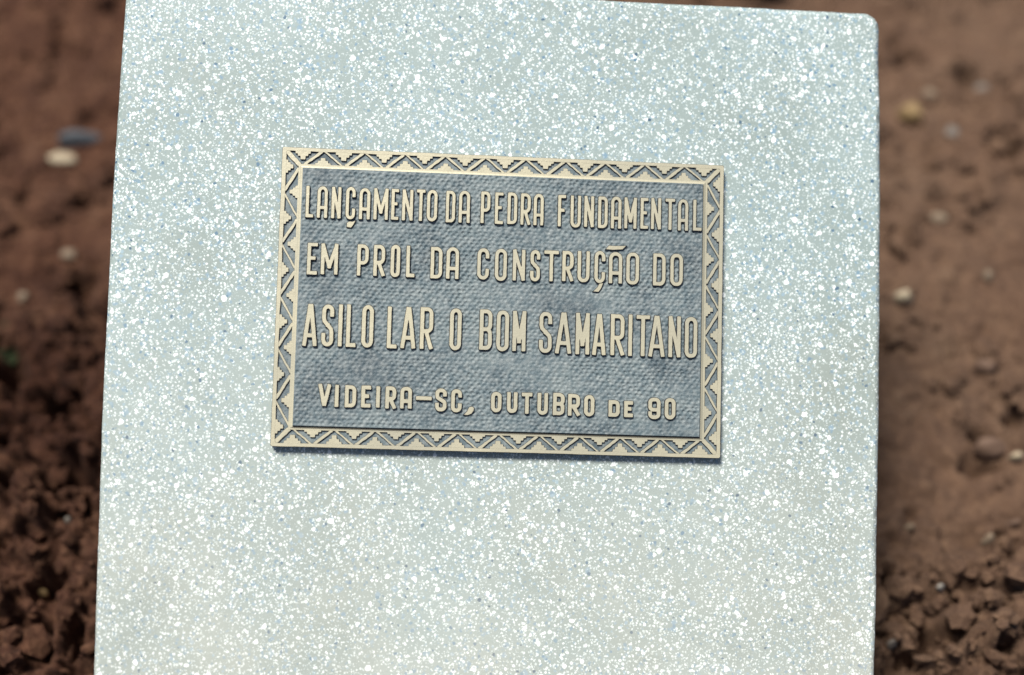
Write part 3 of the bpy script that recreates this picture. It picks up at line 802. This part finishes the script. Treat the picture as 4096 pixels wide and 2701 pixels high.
loops_to_obj('comma', [[(-3.2, -2.6), (-1.0, -2.9), (1.6, -1.8), (3.0, .4), (3.1, 2.0), (1.8, 2.8), (.2, 2.4), (-.6, 1.1), (-1.2, -.6)]], -20.1, -73.2, ZP + 1.3, plaque)

# ------------------------------------------------------------------ stones on the soil
def stone(x, y, sx, sy, sz, rot, mat, label, sink=0.35, seed=0, name='stone', cat='stone', rough=0.22):
    bm = bmesh.new(); bmesh.ops.create_icosphere(bm, subdivisions=3, radius=1.0)
    r = random.Random(seed + 99)
    planes = [(Vector((r.gauss(0, 1), r.gauss(0, 1), r.gauss(0, 1))).normalized(), r.uniform(.62, .92)) for _ in range(11)]
    for v in bm.verts:
        p = v.co.copy()
        for n_, d in planes:
            k = p.dot(n_) - d
            if k > 0: p -= n_ * k * .9
        q = np.array([p.x * 2 + seed, p.y * 2 + p.z * 1.7]); 
        p *= 1 + rough * float(fbm(q[0:1], q[1:2], 400 + seed, 3)[0])
        v.co = (p.x * sx, p.y * sy, p.z * sz)
    for f in bm.faces: f.smooth = True
    me = bpy.data.meshes.new(name); bm.to_mesh(me); bm.free()
    o = link(name, me, None, [mat])
    z = float(soil_height(np.array([x]), np.array([y]))[0])
    o.location = (x, y, z + sz * (1 - 2 * sink) * 0.8); o.rotation_euler = (r.uniform(-.15, .15), r.uniform(-.15, .15), rot)
    tag(o, label, cat)
    return o
CREAM = stone_mat('cream_stone', (0.28, 0.22, 0.14), (0.42, 0.35, 0.24))
BLUEST = stone_mat('blue_grey_stone', (0.045, 0.05, 0.055), (0.09, 0.10, 0.11))
TAN = stone_mat('ochre_stone', (0.17, 0.11, 0.045), (0.27, 0.18, 0.08))
GREYST = stone_mat('grey_stone', (0.10, 0.085, 0.07), (0.18, 0.155, 0.13))
BUFF = stone_mat('buff_stone', (0.14, 0.10, 0.065), (0.24, 0.18, 0.12))
WHITE = stone_mat('whitish_stone', (0.22, 0.20, 0.17), (0.34, 0.31, 0.27))
RED = stone_mat('red_brown_clod', (0.085, 0.048, 0.030), (0.15, 0.09, 0.058))
STONES = [
    (-0.4473, 0.9485, 0.0193, 0.0079, 0.0100, -0.10, CREAM, 'flat cream stone on the soil left of the slab, above the plaque level', 'stone', 'stone'),
    (-0.4312, 0.9718, 0.0241, 0.0081, 0.0120, 0.15, BLUEST, 'blue-grey flat stone just behind the flat cream stone', 'stone', 'stone'),
    (0.3928, 0.9823, 0.0138, 0.0092, 0.0140, -0.10, TAN, 'ochre yellow stone right of the slab near its upper corner', 'stone', 'stone'),
    (0.4184, 1.0154, 0.0086, 0.0076, 0.0080, 0.15, BUFF, 'faint round buff stone above the ochre stone', 'stone', 'stone'),
    (0.4280, 0.9585, 0.0078, 0.0120, 0.0080, -0.10, GREYST, 'long grey stone right of the ochre stone', 'stone', 'stone'),
    (0.4725, 1.0250, 0.0080, 0.0056, 0.0070, 0.15, GREYST, 'small grey stone below the darkest hollow at upper right', 'stone', 'stone'),
    (0.3460, 0.7511, 0.0101, 0.0072, 0.0130, -0.10, CREAM, 'cream stone beside the right edge of the slab at mid height', 'stone', 'stone'),
    (0.4227, 0.7693, 0.0054, 0.0062, 0.0090, 0.15, BUFF, 'buff pebble near the right photo edge, level with the cream stone', 'pebble', 'pebble'),
    (0.3188, 0.5296, 0.0048, 0.0030, 0.0090, -0.10, BUFF, 'ochre round pebble right of the slab, in the lower half', 'pebble', 'pebble'),
    (0.3769, 0.5144, 0.0048, 0.0034, 0.0090, 0.15, BUFF, 'pale buff pebble below a dark crack at lower right', 'pebble', 'pebble'),
    (0.4169, 0.5930, 0.0061, 0.0033, 0.0090, -0.10, CREAM, 'small orange-cream pebble near the right edge above the dark hollow', 'pebble', 'pebble'),
    (0.3876, 0.4286, 0.0044, 0.0029, 0.0100, 0.15, WHITE, 'whitish round pebble in the bottom right corner', 'pebble', 'pebble'),
    (0.3275, 0.4675, 0.0034, 0.0025, 0.0070, -0.10, WHITE, 'whitish pebble under the small black hole at lower right', 'pebble', 'pebble'),
    (0.2854, 0.4245, 0.0040, 0.0028, 0.0080, 0.15, GREYST, 'grey pebble against the lower right edge of the slab', 'pebble', 'pebble'),
    (0.3972, 0.6024, 0.0144, 0.0078, 0.0130, -0.10, RED, 'red-brown clod overhanging a dark hollow right of the slab', 'dirt_clod', 'dirt clod'),
    (0.4011, 0.5293, 0.0080, 0.0041, 0.0140, 0.15, RED, 'reddish clod at the right edge below mid height', 'dirt_clod', 'dirt clod'),
    (-0.3839, 0.5844, 0.0030, 0.0029, 0.0070, -0.10, WHITE, 'pale grey pebble among dark clods at lower left', 'pebble', 'pebble'),
    (-0.3606, 0.5626, 0.0036, 0.0033, 0.0090, 0.15, BUFF, 'round buff pebble beside the black hollow left of the slab', 'pebble', 'pebble'),
    (-0.3486, 0.5958, 0.0025, 0.0034, 0.0080, -0.10, CREAM, 'cream pebble tucked against the left edge of the slab', 'pebble', 'pebble'),
    (-0.3658, 0.4729, 0.0041, 0.0026, 0.0080, 0.15, TAN, 'ochre pebble on the granular clod at lower left', 'pebble', 'pebble'),
    (-0.3912, 0.4638, 0.0036, 0.0021, 0.0070, -0.10, WHITE, 'small whitish pebble near the lower left photo edge', 'pebble', 'pebble'),
    (-0.3488, 0.5226, 0.0032, 0.0031, 0.0070, 0.15, GREYST, 'small grey pebble between clods near the slab at lower left', 'pebble', 'pebble'),
    (0.2424, 1.1803, 0.0536, 0.0179, 0.0200, -0.10, TAN, 'ochre stone behind the top edge of the slab, cut by the frame', 'stone', 'stone'),
    (0.1687, 1.1837, 0.0240, 0.0080, 0.0200, 0.15, BLUEST, 'blue-grey stone behind the top edge of the slab, left of the ochre one', 'stone', 'stone'),
    (0.3934, 0.8415, 0.0086, 0.0060, 0.0060, -0.10, BUFF, 'faint buff stone right of the slab, a little below the plaque top', 'stone', 'stone'),
    (-0.4161, 0.8295, 0.0086, 0.0060, 0.0060, 0.15, BUFF, 'dull buff lump left of the slab, beside a small dark hollow', 'stone', 'stone'),
    (0.4066, 0.6804, 0.0115, 0.0063, 0.0100, -0.10, RED, 'broad red-brown clod near the right edge below mid height', 'dirt_clod', 'dirt clod'),
    (-0.4478, 0.7771, 0.0060, 0.0057, 0.0070, 0.15, BUFF, 'pale buff pebble at the far left, below the dark hollows', 'pebble', 'pebble'),
]
for i, s in enumerate(STONES):
    x, y, sx, sy, sz, rot, m, label, nm, ct = s
    stone(x, y, sx, sy, sz, rot, m, label, seed=i, name=nm, cat=ct)

# ------------------------------------------------------------------ small weed at the left
LEAF, nt_, b_ = new_mat('dark_green_leaf')
nt_.links.new(ramp(nt_, noise(nt_, obj_coord(nt_), 90, 3).outputs['Fac'], [(.3, (0.008, 0.011, 0.006)), (.7, (0.018, 0.024, 0.010))]), b_.inputs['Base Color'])
b_.inputs['Roughness'].default_value = .9; b_.inputs['Specular IOR Level'].default_value = .1
WX, WY = (-0.453, 0.730)
wz = float(soil_height(np.array([WX]), np.array([WY]))[0])
weed = bpy.data.objects.new('weed_plant', None); COL.objects.link(weed); weed.location = (WX, WY, wz)
tag(weed, 'small dark green weed at the left edge, left of the slab', 'weed')
for k in range(9):
    a = k * 2.4 + .3; L = random.uniform(.016, .030); wd = L * .34; lift = random.uniform(.25, .9)
    V, Fc = [], []
    for i in range(7):
        t = i / 6; ww = wd * math.sin(math.pi * (t * .9 + .08)); r = L * t; z = .003 + L * lift * math.sin(t * 2.2) * .7
        for s in (-1, 0, 1): V.append((r * math.cos(a) - s * ww * math.sin(a), r * math.sin(a) + s * ww * math.cos(a), z - (0.15 * ww if s == 0 else 0)))
    for i in range(6):
        for s in (0, 1): Fc.append((i * 3 + s, i * 3 + s + 1, i * 3 + s + 4, i * 3 + s + 3))
    link('leaf', np_mesh('leaf', V, Fc), weed, [LEAF])
